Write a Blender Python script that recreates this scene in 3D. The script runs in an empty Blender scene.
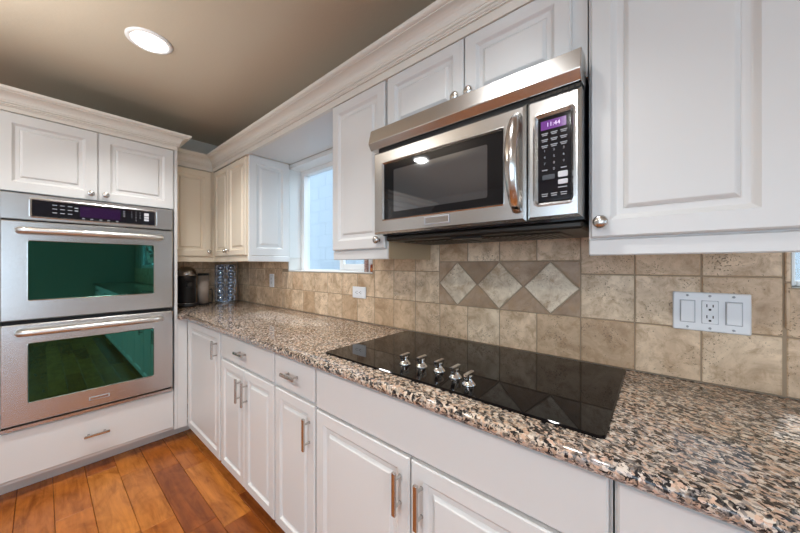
import bpy, bmesh, math, random
from mathutils import Vector, Matrix
random.seed(7)
scene = bpy.context.scene
COL = scene.collection
PI = math.pi

# ------------------------------------------------------------------ camera
cam_data = bpy.data.cameras.new('camera')
cam = bpy.data.objects.new('camera', cam_data)
COL.objects.link(cam)
cam_data.sensor_width = 36.0
cam_data.lens = 36.0 * 305.0 / 800.0
cam_data.shift_y = -1.5 / 800.0
cam_data.clip_start = 0.02
cam.location = (3.2, -1.316, 1.275)
TH = math.radians(49.65)
cam.rotation_euler = (PI / 2, 0, math.atan2(math.cos(TH), math.sin(TH)))
scene.camera = cam

# ------------------------------------------------------------------ world, sun, daylight
scene.view_settings.view_transform = 'Standard'
scene.view_settings.look = 'None'
scene.view_settings.gamma = 1.0
scene.view_settings.use_curve_mapping = False
scene.view_settings.exposure = 0.08
scene.cycles.use_denoising = True
scene.cycles.max_bounces = 10
scene.cycles.diffuse_bounces = 5
scene.cycles.sample_clamp_indirect = 6.0
scene.cycles.caustics_reflective = False
scene.cycles.caustics_refractive = False
world = bpy.data.worlds.new('sky')
scene.world = world
world.use_nodes = True
bg = world.node_tree.nodes['Background']
bg.inputs['Color'].default_value = (0.62, 0.80, 1.0, 1)
bg.inputs['Strength'].default_value = 2.3

def lamp(name, kind, loc, rot, energy, color, **kw):
    d = bpy.data.lights.new(name, kind)
    d.energy = energy
    d.color = color
    for k, v in kw.items():
        setattr(d, k, v)
    o = bpy.data.objects.new(name, d)
    o.location = loc
    o.rotation_euler = rot
    COL.objects.link(o)
    return o

lamp('sun', 'SUN', (0, 0, 8), (math.radians(-25), math.radians(8), 0), 3.6, (0.80, 0.91, 1.0), angle=0.02)
# daylight entering through the two large windows behind the camera
lamp('daylight_rear', 'AREA', (6.62, -2.62, 1.25), (0, PI / 2, 0), 46, (0.92, 0.96, 1.0), shape='RECTANGLE', size=2.1, size_y=2.1)
lamp('daylight_side', 'AREA', (3.5, -4.12, 1.45), (PI / 2, 0, 0), 27, (0.87, 0.94, 1.0), shape='RECTANGLE', size=3.0, size_y=1.5)

lamp('added_window_fill', 'AREA', (2.3, 1.3, 2.6), (0, 0, 0), 7.5, (0.78, 0.91, 1.0), shape='SQUARE', size=1.5, spread=math.radians(90))  # added fill lamp outside, brightens the end panel beside the window
bpy.data.objects['added_window_fill'].rotation_euler = Vector((-1.4, -1.47, -0.9)).to_track_quat('-Z', 'Y').to_euler()
# added fill lamp, unseen, aimed up to brighten the ceiling like a bounced flash
lamp('added_ceiling_fill', 'AREA', (1.5, -2.35, 1.5), (math.radians(180 - 34), 0, math.radians(8)), 8, (1.0, 0.98, 0.96), shape='DISK', size=0.25, spread=math.radians(80))

# ------------------------------------------------------------------ materials
def mat(name, col=(0.8, 0.8, 0.8), rough=0.5, metal=0.0, **kw):
    m = bpy.data.materials.new(name)
    m.use_nodes = True
    b = m.node_tree.nodes['Principled BSDF']
    b.inputs['Base Color'].default_value = (*col, 1)
    b.inputs['Roughness'].default_value = rough
    b.inputs['Metallic'].default_value = metal
    for k, v in kw.items():
        b.inputs[k].default_value = v
    return m

def N(m, t, **kw):
    n = m.node_tree.nodes.new(t)
    for k, v in kw.items():
        setattr(n, k, v)
    return n

def L(m, a, b):
    m.node_tree.links.new(a, b)

def ramp(m, src, stops, interp='LINEAR'):
    r = N(m, 'ShaderNodeValToRGB')
    r.color_ramp.interpolation = interp
    els = r.color_ramp.elements
    while len(els) < len(stops):
        els.new(0.5)
    for e, (p, c) in zip(els, stops):
        e.position = p
        e.color = (*c, 1)
    L(m, src, r.inputs['Fac'])
    return r.outputs['Color']

def coords(m, scale=(1, 1, 1), rot=(0, 0, 0)):
    tc = N(m, 'ShaderNodeTexCoord')
    mp = N(m, 'ShaderNodeMapping')
    mp.inputs['Scale'].default_value = scale
    mp.inputs['Rotation'].default_value = rot
    L(m, tc.outputs['Object'], mp.inputs['Vector'])
    return mp.outputs['Vector']

def noise(m, vec, scale, detail=4, rough=0.55, distortion=0.0):
    n = N(m, 'ShaderNodeTexNoise')
    n.inputs['Scale'].default_value = scale
    n.inputs['Detail'].default_value = detail
    n.inputs['Roughness'].default_value = rough
    n.inputs['Distortion'].default_value = distortion
    L(m, vec, n.inputs['Vector'])
    return n.outputs['Fac']

def mix(m, fac, a, b, blend='MIX'):
    x = N(m, 'ShaderNodeMix', data_type='RGBA', blend_type=blend)
    for sock, v in ((x.inputs['Factor'], fac), (x.inputs[6], a), (x.inputs[7], b)):
        if isinstance(v, (int, float)):
            sock.default_value = v
        elif isinstance(v, tuple):
            sock.default_value = (*v, 1)
        else:
            L(m, v, sock)
    return x.outputs[2]

def bump(m, h, strength=0.2, dist=0.002):
    b = N(m, 'ShaderNodeBump')
    b.inputs['Strength'].default_value = strength
    b.inputs['Distance'].default_value = dist
    L(m, h, b.inputs['Height'])
    L(m, b.outputs['Normal'], m.node_tree.nodes['Principled BSDF'].inputs['Normal'])

def base(m, c):
    L(m, c, m.node_tree.nodes['Principled BSDF'].inputs['Base Color'])

M = {}
M['white'] = mat('white cabinet paint', (0.695, 0.69, 0.675), 0.33)
bump(M['white'], noise(M['white'], coords(M['white']), 220, 2), 0.03, 0.001)
M['crown'] = mat('white moulding paint', (0.74, 0.70, 0.63), 0.33)  # cream cast of the warm light mixed into the white
M['cream'] = mat('warm-lit white cabinet paint', (0.80, 0.71, 0.575), 0.36)  # white cabinets near the corner, with the warm light painted into their colour
M['kick'] = mat('toe kick paint', (0.60, 0.56, 0.52), 0.5)
M['ceiling'] = mat('greige ceiling paint', (0.56, 0.485, 0.375), 0.85)
bump(M['ceiling'], noise(M['ceiling'], coords(M['ceiling']), 60, 6), 0.15, 0.004)
M['wall'] = mat('greige wall paint', (0.52, 0.49, 0.43), 0.8)
M['palewall'] = mat('pale wall paint', (0.74, 0.72, 0.68), 0.8)
M['trimwhite'] = mat('white window vinyl', (0.84, 0.84, 0.83), 0.35)
M['reveal'] = mat('white reveal paint', (0.80, 0.80, 0.78), 0.5)
M['maple'] = mat('unpainted maple', (0.50, 0.38, 0.24), 0.45)
M['nickel'] = mat('satin nickel', (0.60, 0.575, 0.545), 0.24, 1.0)
M['chrome'] = mat('chrome', (0.86, 0.86, 0.87), 0.07, 1.0)
M['black'] = mat('black plastic', (0.012, 0.012, 0.013), 0.3)
M['gap'] = mat('black gap', (0.006, 0.006, 0.006), 0.7)
M['blackgloss'] = mat('gloss black panel', (0.008, 0.008, 0.012), 0.06)
M['cooktop'] = mat('black ceramic glass', (0.006, 0.005, 0.005), 0.012, 0.0, IOR=1.27)
M['mwglass'] = mat('black microwave glass', (0.010, 0.010, 0.011), 0.03, 0.0, IOR=1.42)
M['mwscreen'] = mat('perforated microwave screen', (0.045, 0.047, 0.05), 0.04, 0.0, IOR=2.3)
M['ovenglass'] = mat('green mirror oven glass', (0.045, 0.185, 0.145), 0.025, 1.0)
M['display'] = mat('violet display', (0.014, 0.004, 0.022), 0.12)
M['display'].node_tree.nodes['Principled BSDF'].inputs['Emission Color'].default_value = (0.30, 0.08, 0.55, 1)
M['display'].node_tree.nodes['Principled BSDF'].inputs['Emission Strength'].default_value = 0.035
M['mwdisplay'] = mat('lit violet display', (0.05, 0.012, 0.09), 0.12)
M['mwdisplay'].node_tree.nodes['Principled BSDF'].inputs['Emission Color'].default_value = (0.33, 0.09, 0.48, 1)
M['mwdisplay'].node_tree.nodes['Principled BSDF'].inputs['Emission Strength'].default_value = 0.38
M['digit'] = mat('lit digits', (0.7, 0.6, 0.8), 0.4)
M['digit'].node_tree.nodes['Principled BSDF'].inputs['Emission Color'].default_value = (0.75, 0.45, 1.0, 1)
M['digit'].node_tree.nodes['Principled BSDF'].inputs['Emission Strength'].default_value = 0.5
M['mark'] = mat('pale print', (0.34, 0.35, 0.37), 0.5)
M['button'] = mat('pale grey button', (0.62, 0.62, 0.64), 0.4)
M['darkbutton'] = mat('dark grey button', (0.05, 0.055, 0.065), 0.4)
M['plate'] = mat('white device plastic', (0.83, 0.84, 0.86), 0.3)
M['slot'] = mat('dark slot', (0.02, 0.02, 0.02), 0.6)
M['plateedge'] = mat('grey seam plastic', (0.42, 0.43, 0.46), 0.5)
M['lens'] = mat('lit lamp lens', (0.9, 0.9, 0.88), 0.5)
M['lens'].node_tree.nodes['Principled BSDF'].inputs['Emission Color'].default_value = (1, 0.97, 0.92, 1)
M['lens'].node_tree.nodes['Principled BSDF'].inputs['Emission Strength'].default_value = 7.0
M['tank'] = mat('smoky water tank', (0.42, 0.35, 0.30), 0.10)
M['capsule'] = mat('blue foil capsule', (0.50, 0.60, 0.74), 0.12, 1.0)
M['wire'] = mat('chrome wire', (0.60, 0.68, 0.78), 0.18, 1.0)
M['amber'] = mat('red brown sauce', (0.30, 0.055, 0.02), 0.12)
M['orange'] = mat('orange label', (0.62, 0.20, 0.05), 0.5)
M['boxbrown'] = mat('brown patterned packet', (0.34, 0.17, 0.12), 0.5)
base(M['boxbrown'], ramp(M['boxbrown'], noise(M['boxbrown'], coords(M['boxbrown']), 160, 2), [(0.40, (0.28, 0.10, 0.07)), (0.6, (0.62, 0.50, 0.44))]))
M['outerwall'] = mat('pale block wall', (0.49, 0.515, 0.53), 0.8)
M['ground'] = mat('pale concrete', (0.80, 0.83, 0.86), 0.9)
M['underside'] = mat('dark microwave underside', (0.035, 0.028, 0.022), 0.35, 0.4)
M['mesh'] = mat('grease filter mesh', (0.10, 0.085, 0.07), 0.35, 0.8)

# brushed stainless steel
def steel(name, scale, col=(0.615, 0.605, 0.59), rough=0.25):
    m = mat(name, col, rough, 1.0)
    v = coords(m, scale)
    n = noise(m, v, 1.0, 3, 0.6)
    r = N(m, 'ShaderNodeMapRange')
    r.inputs['To Min'].default_value = rough - 0.02
    r.inputs['To Max'].default_value = rough + 0.04
    L(m, n, r.inputs['Value'])
    L(m, r.outputs['Result'], m.node_tree.nodes['Principled BSDF'].inputs['Roughness'])
    bump(m, n, 0.012, 0.0004)
    return m
M['steel'] = steel('brushed steel', (6, 6, 700))
M['steelh'] = steel('satin steel bar', (6, 6, 300), (0.74, 0.72, 0.69), 0.30)
M['steelv'] = steel('polished steel', (500, 500, 8), (0.66, 0.64, 0.62), 0.16)

# granite
g = mat('speckled granite', rough=0.035, IOR=1.5)
v = coords(g, (1, 1, 1), (0, 0, 0.5))
nz = N(g, 'ShaderNodeTexNoise'); nz.inputs['Scale'].default_value = 55; nz.inputs['Detail'].default_value = 3
L(g, v, nz.inputs['Vector'])
sub = N(g, 'ShaderNodeVectorMath', operation='MULTIPLY_ADD')
sub.inputs[1].default_value = (0.012, 0.012, 0.012)
L(g, nz.outputs['Color'], sub.inputs[0]); L(g, v, sub.inputs[2])
sc = N(g, 'ShaderNodeVectorMath', operation='MULTIPLY'); sc.inputs[1].default_value = (0.75, 1.0, 1.0)
L(g, sub.outputs[0], sc.inputs[0])
def vor(scale):
    n = N(g, 'ShaderNodeTexVoronoi'); n.inputs['Scale'].default_value = scale
    L(g, sc.outputs[0], n.inputs['Vector'])
    s = N(g, 'ShaderNodeSeparateColor'); L(g, n.outputs['Color'], s.inputs['Color'])
    return s
big = vor(165)
cbig = ramp(g, big.outputs['Red'], [(0.0, (0.34, 0.30, 0.28)), (0.14, (0.44, 0.32, 0.24)), (0.34, (0.60, 0.42, 0.32)), (0.50, (0.58, 0.49, 0.41)), (0.70, (0.68, 0.61, 0.54)), (0.90, (0.26, 0.235, 0.22))], 'CONSTANT')
speck = noise(g, sc.outputs[0], 105, 3, 0.62, 0.5)
dark = ramp(g, speck, [(0.495, (0, 0, 0)), (0.53, (1, 1, 1))])
patch = ramp(g, noise(g, sc.outputs[0], 38, 3, 0.6, 0.8), [(0.34, (0.25, 0.25, 0.25)), (0.50, (1, 1, 1))])
dm = mix(g, 1.0, dark, patch, 'MULTIPLY')
c0 = mix(g, dm, cbig, (0.018, 0.018, 0.020))
grey = ramp(g, noise(g, sc.outputs[0], 95, 3, 0.6, 0.2), [(0.60, (0, 0, 0)), (0.64, (0.7, 0.7, 0.7))])
c1 = mix(g, grey, c0, (0.16, 0.15, 0.15))
warm = ramp(g, noise(g, v, 2.2, 3), [(0.35, (1.0, 0.90, 0.76)), (0.65, (1.04, 1.0, 0.98))])
base(g, mix(g, 0.8, c1, warm, 'MULTIPLY'))
M['granite'] = g

# travertine
def travertine(name, stops, pit=0.60):
    m = mat(name, rough=0.42)
    geo = N(m, 'ShaderNodeNewGeometry')
    v = coords(m)
    rv = N(m, 'ShaderNodeVectorMath', operation='MULTIPLY_ADD')
    cmb = N(m, 'ShaderNodeCombineXYZ')
    for k in range(3):
        L(m, geo.outputs['Random Per Island'], cmb.inputs[k])
    rv.inputs[1].default_value = (9.7, 5.3, 7.1)
    L(m, cmb.outputs[0], rv.inputs[0]); L(m, v, rv.inputs[2])
    n1 = noise(m, rv.outputs[0], 9, 6, 0.62, 0.9)
    tone = ramp(m, geo.outputs['Random Per Island'], stops)
    cloud = ramp(m, n1, [(0.26, (0.56, 0.47, 0.38)), (0.42, (0.86, 0.80, 0.73)), (0.56, (1.06, 1.03, 0.98)), (0.74, (1.26, 1.25, 1.23))])
    c = mix(m, 1.0, tone, cloud, 'MULTIPLY')
    stain = ramp(m, noise(m, rv.outputs[0], 26, 5, 0.7, 0.6), [(0.48, (0, 0, 0)), (0.68, (0.72, 0.72, 0.72))])
    c = mix(m, stain, c, (0.40, 0.245, 0.125))
    pits = N(m, 'ShaderNodeMath', operation='MULTIPLY')
    L(m, noise(m, rv.outputs[0], 190, 4, 0.66, 0.3), pits.inputs[0])
    L(m, ramp(m, noise(m, rv.outputs[0], 12, 3), [(0.35, (0.86, 0.86, 0.86)), (0.75, (1.12, 1.12, 1.12))]), pits.inputs[1])
    pm = ramp(m, pits.outputs[0], [(pit, (0, 0, 0)), (pit + 0.04, (1, 1, 1))])
    c = mix(m, pm, c, (0.235, 0.155, 0.095))
    base(m, c)
    inv = N(m, 'ShaderNodeMath', operation='SUBTRACT'); inv.inputs[0].default_value = 1.0
    L(m, pm, inv.inputs[1])
    bump(m, inv.outputs[0], 0.5, 0.002)
    return m
M['tile'] = travertine('tan travertine', [(0, (0.58, 0.42, 0.28)), (0.35, (0.74, 0.575, 0.415)), (0.7, (0.80, 0.66, 0.50)), (1, (0.64, 0.47, 0.325))])
M['tiledark'] = travertine('brown travertine', [(0, (0.36, 0.255, 0.175)), (1, (0.46, 0.335, 0.24))], 0.62)
M['tilelight'] = travertine('cream travertine', [(0, (0.74, 0.64, 0.51)), (1, (0.78, 0.68, 0.55))])
M['silltile'] = mat('pale sill stone', (0.72, 0.70, 0.66), 0.4)
M['grout'] = mat('tan grout', (0.36, 0.27, 0.185), 0.9)

# hardwood
w = mat('honey brown hardwood', rough=0.27)
geo = N(w, 'ShaderNodeNewGeometry')
v = coords(w, (1, 1, 1))
cmb = N(w, 'ShaderNodeCombineXYZ')
for k in range(3):
    L(w, geo.outputs['Random Per Island'], cmb.inputs[k])
off = N(w, 'ShaderNodeVectorMath', operation='MULTIPLY_ADD'); off.inputs[1].default_value = (37, 21, 11)
L(w, cmb.outputs[0], off.inputs[0]); L(w, v, off.inputs[2])
st = N(w, 'ShaderNodeVectorMath', operation='MULTIPLY'); st.inputs[1].default_value = (1.6, 14, 1)
L(w, off.outputs[0], st.inputs[0])
st2 = N(w, 'ShaderNodeVectorMath', operation='MULTIPLY'); st2.inputs[1].default_value = (4, 7, 1)
L(w, off.outputs[0], st2.inputs[0])
tone = ramp(w, geo.outputs['Random Per Island'], [(0, (0.225, 0.058, 0.010)), (0.3, (0.31, 0.090, 0.014)), (0.65, (0.40, 0.125, 0.020)), (1, (0.50, 0.185, 0.036))])
grain = ramp(w, noise(w, st.outputs[0], 2.2, 6, 0.6, 0.8), [(0.3, (0.66, 0.60, 0.54)), (0.5, (0.97, 0.96, 0.95)), (0.75, (1.25, 1.22, 1.16))])
blot = ramp(w, noise(w, st2.outputs[0], 1.3, 4, 0.6, 1.0), [(0.32, (0.68, 0.60, 0.54)), (0.52, (1, 1, 1)), (0.72, (1.16, 1.14, 1.08))])
base(w, mix(w, 1.0, mix(w, 1.0, tone, grain, 'MULTIPLY'), blot, 'MULTIPLY'))
M['wood'] = w

# window glass: clear, faintly mirroring
gl = bpy.data.materials.new('clear window glass'); gl.use_nodes = True
nt = gl.node_tree; nt.nodes.clear()
o_ = nt.nodes.new('ShaderNodeOutputMaterial'); mx = nt.nodes.new('ShaderNodeMixShader')
tr = nt.nodes.new('ShaderNodeBsdfTransparent'); gs = nt.nodes.new('ShaderNodeBsdfGlossy')
gs.inputs['Roughness'].default_value = 0.0
tr.inputs['Color'].default_value = (0.95, 0.98, 1, 1)
mx.inputs[0].default_value = 0.06
nt.links.new(tr.outputs[0], mx.inputs[1]); nt.links.new(gs.outputs[0], mx.inputs[2]); nt.links.new(mx.outputs[0], o_.inputs[0])
M['glass'] = gl

# ------------------------------------------------------------------ mesh helpers
class Frame:
    """local axes: u right, v up, n out of the face"""
    def __init__(s, o, u, n):
        s.o = Vector(o); s.u = Vector(u); s.v = Vector((0, 0, 1)); s.n = Vector(n)
    def __call__(s, a, b, c):
        return s.o + s.u * a + s.v * b + s.n * c
def right(x=0, z=0, y=0):
    return Frame((x, y, z), (1, 0, 0), (0, -1, 0))     # faces the room from the long wall
def back(y=0, z=0, x=0):
    return Frame((x, y, z), (0, 1, 0), (1, 0, 0))      # faces the room from the oven wall

def face(bm, pts, mi=0, smooth=False):
    f = bm.faces.new([p if isinstance(p, bmesh.types.BMVert) else bm.verts.new(p) for p in pts])
    f.material_index = mi; f.smooth = smooth
    return f

def box(bm, lo, hi, bev=0.0, seg=1, mi=0):
    lo = Vector(lo); hi = Vector(hi)
    vs = [bm.verts.new((x, y, z)) for x in (lo.x, hi.x) for y in (lo.y, hi.y) for z in (lo.z, hi.z)]
    fs = [bm.faces.new([vs[i] for i in q]) for q in ((0, 1, 3, 2), (4, 6, 7, 5), (0, 4, 5, 1), (2, 3, 7, 6), (0, 2, 6, 4), (1, 5, 7, 3))]
    for f in fs: f.material_index = mi
    if bev > 0:
        es = list({e for f in fs for e in f.edges})
        r = bmesh.ops.bevel(bm, geom=es, offset=bev, segments=seg, affect='EDGES', profile=0.5)
        for f in r['faces']: f.material_index = mi
    return fs

def fbox(bm, F, u0, u1, v0, v1, n0, n1, bev=0.0, seg=1, mi=0):
    a = F(u0, v0, n0); b = F(u1, v1, n1)
    lo = [min(p, q) for p, q in zip(a, b)]; hi = [max(p, q) for p, q in zip(a, b)]
    return box(bm, lo, hi, bev, seg, mi)

def rrect(w, h, inset, r, k=4):
    """rounded rectangle outline from (0,0) to (w,h)"""
    a, b, c, d = inset, inset, w - inset, h - inset
    if r <= 1e-5:
        return [(a, b), (c, b), (c, d), (a, d)]
    pts = []
    for cx, cy, t0 in ((c - r, b + r, -90), (c - r, d - r, 0), (a + r, d - r, 90), (a + r, b + r, 180)):
        for i in range(k + 1):
            t = math.radians(t0 + 90 * i / k)
            pts.append((cx + r * math.cos(t), cy + r * math.sin(t)))
    return pts

def rings(bm, F, u, v, w, h, prof, r=0.0, cap=True, capback=True, k=4, mi=0, smooth=False):
    """nested outlines: prof = [(inset, height), ...] from the back edge inwards"""
    loops = []
    for ins, ht in prof:
        rr = 0 if r <= 0 else max(r - ins, 0.0008)
        loops.append([bm.verts.new(F(u + x, v + y, ht)) for x, y in rrect(w, h, ins, rr, k)])
    n = len(loops[0])
    for A, B in zip(loops, loops[1:]):
        for i in range(n):
            f = bm.faces.new((A[i], A[(i + 1) % n], B[(i + 1) % n], B[i])); f.material_index = mi; f.smooth = smooth
    if cap:
        f = bm.faces.new(loops[-1]); f.material_index = mi
    if capback:
        f = bm.faces.new(list(reversed(loops[0]))); f.material_index = mi

def tube(bm, pts, r, seg=10, caps=True, mi=0, closed=False):
    pts = [Vector(p) for p in pts]
    prev = None; loops = []
    for i, p in enumerate(pts):
        a = pts[i - 1] if i > 0 else (pts[-1] if closed else p)
        b = pts[(i + 1) % len(pts)] if (i < len(pts) - 1 or closed) else p
        t = (b - a).normalized()
        ref = prev if prev is not None else (Vector((0, 0, 1)) if abs(t.z) < 0.9 else Vector((1, 0, 0)))
        x = (ref - t * ref.dot(t)).normalized(); prev = x
        y = t.cross(x)
        rr = r[i] if isinstance(r, (list, tuple)) else r
        loops.append([bm.verts.new(p + x * rr * math.cos(2 * PI * k / seg) + y * rr * math.sin(2 * PI * k / seg)) for k in range(seg)])
    pairs = list(zip(loops, loops[1:]))
    if closed: pairs.append((loops[-1], loops[0]))
    for A, B in pairs:
        for k in range(seg):
            f = bm.faces.new((A[k], A[(k + 1) % seg], B[(k + 1) % seg], B[k])); f.smooth = True; f.material_index = mi
    if caps and not closed:
        bm.faces.new(list(reversed(loops[0]))).material_index = mi; bm.faces.new(loops[-1]).material_index = mi

def lathe(bm, c, axis, prof, seg=20, sx=1.0, mi=0):
    """revolve (radius, height) about an axis through c"""
    c = Vector(c); a = Vector(axis).normalized()
    x = a.orthogonal().normalized() if abs(a.z) > 0.9 else Vector((0, 0, 1)).cross(a).normalized()
    y = a.cross(x)
    loops = []
    for r, h in prof:
        if r < 1e-6:
            loops.append([bm.verts.new(c + a * h)])
        else:
            loops.append([bm.verts.new(c + a * h + x * r * sx * math.cos(2 * PI * k / seg) + y * r * math.sin(2 * PI * k / seg)) for k in range(seg)])
    for A, B in zip(loops, loops[1:]):
        for k in range(seg):
            k2 = (k + 1) % seg
            if len(A) == 1 and len(B) == 1: continue
            if len(A) == 1: f = bm.faces.new((A[0], B[k], B[k2]))
            elif len(B) == 1: f = bm.faces.new((A[k], A[k2], B[0]))
            else: f = bm.faces.new((A[k], A[k2], B[k2], B[k]))
            f.smooth = True; f.material_index = mi

def sweep(bm, path, prof, side=1, mi=0):
    """mitred moulding: path of (x, y), prof of (outward, z) closed outline"""
    P = [Vector((x, y)) for x, y in path]
    loops = []
    for i, p in enumerate(P):
        ns = []
        if i > 0:
            d = (P[i] - P[i - 1]).normalized(); ns.append(Vector((d.y, -d.x)) * side)
        if i < len(P) - 1:
            d = (P[i + 1] - P[i]).normalized(); ns.append(Vector((d.y, -d.x)) * side)
        if len(ns) == 2:
            m = (ns[0] + ns[1]).normalized(); m = m / m.dot(ns[0])
        else: m = ns[0]
        loops.append([bm.verts.new((p.x + m.x * o, p.y + m.y * o, z)) for o, z in prof])
    n = len(prof)
    for A, B in zip(loops, loops[1:]):
        for k in range(n):
            f = bm.faces.new((A[k], A[(k + 1) % n], B[(k + 1) % n], B[k])); f.material_index = mi
    bm.faces.new(loops[0]); bm.faces.new(list(reversed(loops[-1])))

def BM(): return bmesh.new()

def obj(name, bm, mats, parent=None, label=None):
    """link a bmesh built in world coordinates as ONE mesh object"""
    bmesh.ops.recalc_face_normals(bm, faces=bm.faces)
    off = Vector((0, 0, 0)); p = parent
    while p is not None:
        off += p.location; p = p.parent
    if parent is None:
        xs = [v.co for v in bm.verts]
        loc = Vector(((min(c.x for c in xs) + max(c.x for c in xs)) / 2, (min(c.y for c in xs) + max(c.y for c in xs)) / 2, min(c.z for c in xs)))
    else:
        loc = Vector((0, 0, 0))
    bmesh.ops.translate(bm, verts=bm.verts, vec=-(off + loc))
    me = bpy.data.meshes.new(name); bm.to_mesh(me); bm.free()
    for m in (mats if isinstance(mats, (list, tuple)) else [mats]):
        me.materials.append(M[m])
    o = bpy.data.objects.new(name, me); o.location = loc; COL.objects.link(o)
    if parent is not None: o.parent = parent
    if label: o['label'] = label
    return o

def tag(o, label, cat, group=None):
    o['label'] = label; o['category'] = cat
    if group: o['group'] = group
    return o

def thing(name, label, cat, loc, group=None):
    o = bpy.data.objects.new(name, None); o.empty_display_size = 0.05
    o.location = loc; COL.objects.link(o)
    return tag(o, label, cat, group)

def struct(name, bm, mats, parent=None):
    o = obj(name, bm, mats, parent)
    if parent is None: o['kind'] = 'structure'
    return o

def text_bm(bm, txt, F, u, v, n, size, mi=0):
    """flat lettering laid on a face"""
    cu = bpy.data.curves.new('lettering', 'FONT'); cu.body = txt; cu.size = size; cu.align_x = 'CENTER'; cu.align_y = 'CENTER'
    cu.resolution_u = 2
    to = bpy.data.objects.new('lettering', cu); COL.objects.link(to)
    dg = bpy.context.evaluated_depsgraph_get()
    me = bpy.data.meshes.new_from_object(to.evaluated_get(dg))
    vs = [bm.verts.new(F(u + q.co.x, v + q.co.y, n)) for q in me.vertices]
    for p in me.polygons:
        try: bm.faces.new([vs[i] for i in p.vertices]).material_index = mi
        except ValueError: pass
    bpy.data.objects.remove(to); bpy.data.curves.remove(cu); bpy.data.meshes.remove(me)

# ------------------------------------------------------------------ the setting
XB = -0.10           # oven wall
XF = 6.55            # wall behind the camera
YL = -4.0            # wall opposite the long run
ZC = 2.44
def wall_with_holes(bm, axis, a0, a1, z0, z1, t0, t1, holes, mi=0):
    """axis 'x': wall runs along x and is t0..t1 thick in y; 'y': the other way"""
    cuts = sorted({a0, a1, *[h[0] for h in holes], *[h[1] for h in holes]})
    for p, q in zip(cuts, cuts[1:]):
        hs = [h for h in holes if h[0] <= p and h[1] >= q]
        spans = [(z0, z1)]
        if hs: spans = [(z0, hs[0][2]), (hs[0][3], z1)]
        for s, e in spans:
            if e - s < 1e-4: continue
            if axis == 'x': box(bm, (p, t0, s), (q, t1, e), mi=mi)
            else: box(bm, (t0, p, s), (t1, q, e), mi=mi)
    bmesh.ops.remove_doubles(bm, verts=bm.verts, dist=1e-5)

W1 = (0.885, 1.868, 1.222, 2.065)
W2 = (3.473, 6.10, 1.214, 2.065)
bm = BM(); wall_with_holes(bm, 'x', XB - 0.2, XF + 0.2, 0, ZC, 0.0, 0.2, [W1, W2]); struct('wall_right', bm, 'wall')
bm = BM(); box(bm, (XB - 0.2, YL, 0), (XB, 0, ZC)); struct('wall_back', bm, 'wall')
W3 = (2.0, 5.0, 0.72, 2.2)
bm = BM(); wall_with_holes(bm, 'x', XB - 0.2, XF + 0.2, 0, ZC, YL - 0.2, YL, [W3]); struct('wall_left', bm, 'palewall')
W4 = (-3.7, -1.55, 0.08, 2.2)
bm = BM(); wall_with_holes(bm, 'y', YL, 0, 0, ZC, XF, XF + 0.2, [W4]); struct('wall_front', bm, 'wall')
bm = BM(); box(bm, (XB - 0.2, YL - 1.2, ZC), (XF + 1.4, 0.2, ZC + 0.12)); struct('ceiling', bm, 'ceiling')  # slab carries an added overhang that keeps sun out of the unseen windows

# plank floor: every plank an island of the one floor mesh
bm = BM()
y = -0.605 + 0.1325 - 0.02; row = 0
y = -0.473
while y > YL:
    y2 = max(y - 0.133, YL)
    x = XB + random.uniform(-1.0, -0.2)
    while x < XF:
        ln = random.uniform(0.55, 1.25)
        a, b = max(x, XB), min(x + ln, XF)
        if b - a > 0.01:
            box(bm, (a + 0.0008, y2 + 0.0008, -0.02), (b - 0.0008, y - 0.0008, 0.0), 0.0018)
        x += ln
    y = y2; row += 1
box(bm, (XB, -0.473, -0.02), (XF, 0, 0.0))
box(bm, (XB, YL, -0.06), (XF, 0, -0.0205), mi=1)
struct('floor', bm, ['wood', 'gap'])

# outside: ground and the pale block wall facing the kitchen window
bm = BM(); box(bm, (-4, -9, -0.2), (11, 5, -0.07)); struct('ground', bm, 'ground')
bm = BM()
for r in range(17):
    z = -0.06 + r * 0.203
    x = -3.6 + (0.2 if r % 2 else 0)
    while x < 7:
        box(bm, (x + 0.001, 1.7, z + 0.001), (x + 0.405, 1.9, z + 0.202), 0.003)
        x += 0.406
box(bm, (-3.6, 1.704, -0.06), (7.2, 1.894, 3.37))
garden = obj('garden_wall', bm, 'outerwall'); garden['kind'] = 'structure'

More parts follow.
